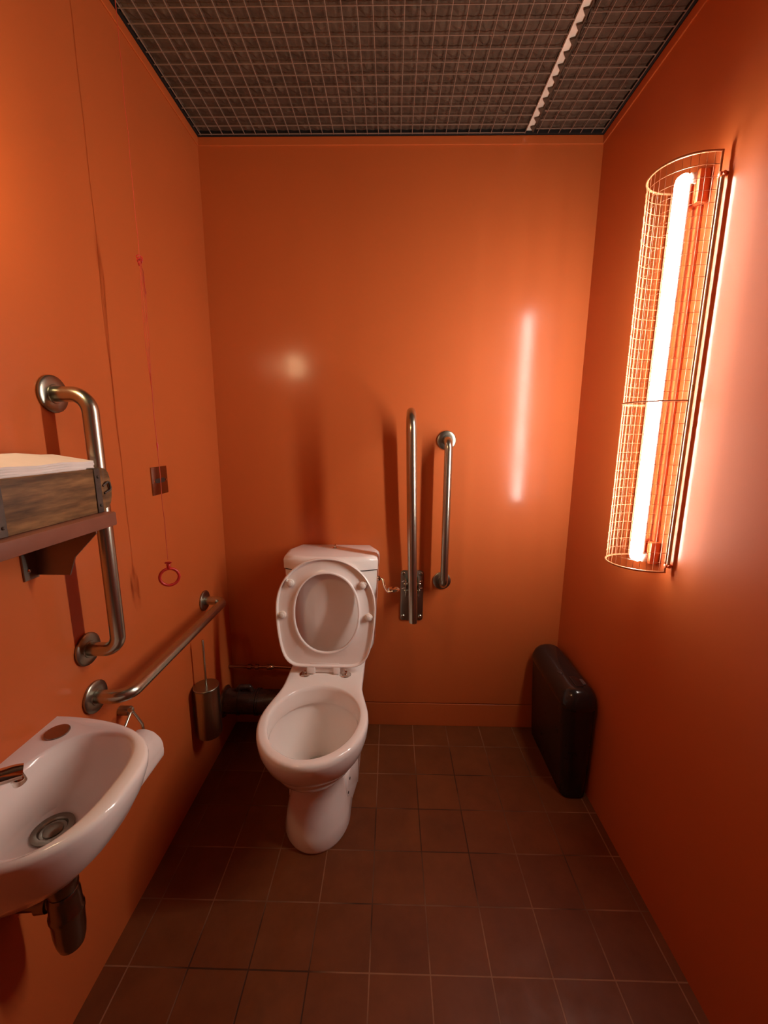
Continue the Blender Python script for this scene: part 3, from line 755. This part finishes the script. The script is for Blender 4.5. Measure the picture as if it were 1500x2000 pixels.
for yy in (CYN - .002, CYN + CW + .002):
    bm = BM(); tube(bm, [(XR - .012, yy, ZB), (XR - .012, yy, ZT)], .0028, 10); obj('frame_upright', bm, M['wire'], fl, 60)
bm = BM(); tube(bm, [(XR - .009, CYN - .008, 1.005), (XR - .009, CYN - .008, 1.935)], .0042, 16); o = obj('hinge_rod', bm, M['rod'], fl, 60); o['label'] = 'brass toned straight rod'
for z in (1.004, 1.936):
    bm = BM(); cyl(bm, (XR, CYN - .008, z), (XR - .018, CYN - .008, z), .0052, 14, .001); tube(bm, [(XR - .010, CYN - .016, z), (XR - .010, CYN + .002, z)], .0042, 10); obj('hinge_clip', bm, M['orangemetal'], fl, 40)

# small warm lamp high on the left wall just outside the picture (its reflection shows on the back wall)
wl = thing('warm_wall_lamp', (XL, .57, 1.80), 'small round warm wall lamp on the left wall above the shelf, beyond the frame', 'wall light')
bm = BM(); lathe(bm, [(.052, 0), (.054, .003), (.054, .010), (.030, .016), (.028, .028)], (XL, .57, 1.80), (1, 0, 0), 32); obj('back_plate', bm, M['darksteel'], wl, 35)
bm = BM(); sphere(bm, (XL + .076, .57, 1.80), .059, 16, 10); obj('globe', bm, M['bulb'], wl, 60)

# ================================================================== SANITARY BIN
bn = thing('sanitary_bin', (.69, 1.49, 0), 'slim glossy black sanitary bin standing in the right corner by the wall', 'bin')
def binloop(z, x0, x1, y0, y1, r, n=7):
    cx, cy = (x0 + x1) / 2, (y0 + y1) / 2; return [(px, py, z) for px, py in rrect(cx, cy, x1 - x0, y1 - y0, r, n)]
bx0, bx1, by0, by1 = .632, .7535, 1.315, 1.700
bm = BM()
loft(bm, [binloop(.000, bx0 + .030, bx1 - .006, by0 + .018, by1 - .016, .025), binloop(.006, bx0 + .024, bx1 - .004, by0 + .012, by1 - .012, .028), binloop(.10, bx0 + .017, bx1 - .002, by0 + .008, by1 - .008, .034),
          binloop(.30, bx0 + .006, bx1, by0 + .003, by1 - .004, .040), binloop(.375, bx0 + .002, bx1, by0, by1 - .002, .042)])
body = obj('body', bm, M['black'], bn, 50)
bm = BM(); lo = []
for z, g, r in ((.3755, 0, .042), (.380, -.002, .044), (.400, -.001, .046), (.424, .006, .046), (.438, .016, .042), (.446, .028, .034), (.449, .040, .021)):
    x0, x1 = bx0 + g * 1.0, bx1 - g * .75; lo.append(binloop(z, x0, x1, by0 - .001 + g * .9, by1 - g * .9, min(r, (x1 - x0) / 2 - .001)))
loft(bm, lo); lidb = obj('lid', bm, M['blackshiny'], bn, 60)
bm = BM(); prism(bm, [(x, y, .4492) for x, y in rrect(.6965, 1.388, .030, .066, .006)], (0, 0, .0022), .0007); obj('flap', bm, M['blackshiny'], lidb, 30)
bm = BM(); prism(bm, [(x, y, .4478) for x, y in rrect(.7190, 1.385, .012, .034, .004)], (0, 0, .0040), .0010); o = obj('latch', bm, M['greylogo'], lidb, 30)
bm = BM(); zz_ = .4496
tube(bm, [(.655, 1.462, .4470), (.660, 1.440, .4480)], .0007, 6); tube(bm, [(.664, 1.470, .4490), (.670, 1.460, .4497), (.669, 1.446, .4496), (.663, 1.438, .4488)], .0007, 6)
obj('embossed_mark', bm, M['greylogo'], lidb)

for o in list(bpy.data.objects):
    if '_org' in o: del o['_org']
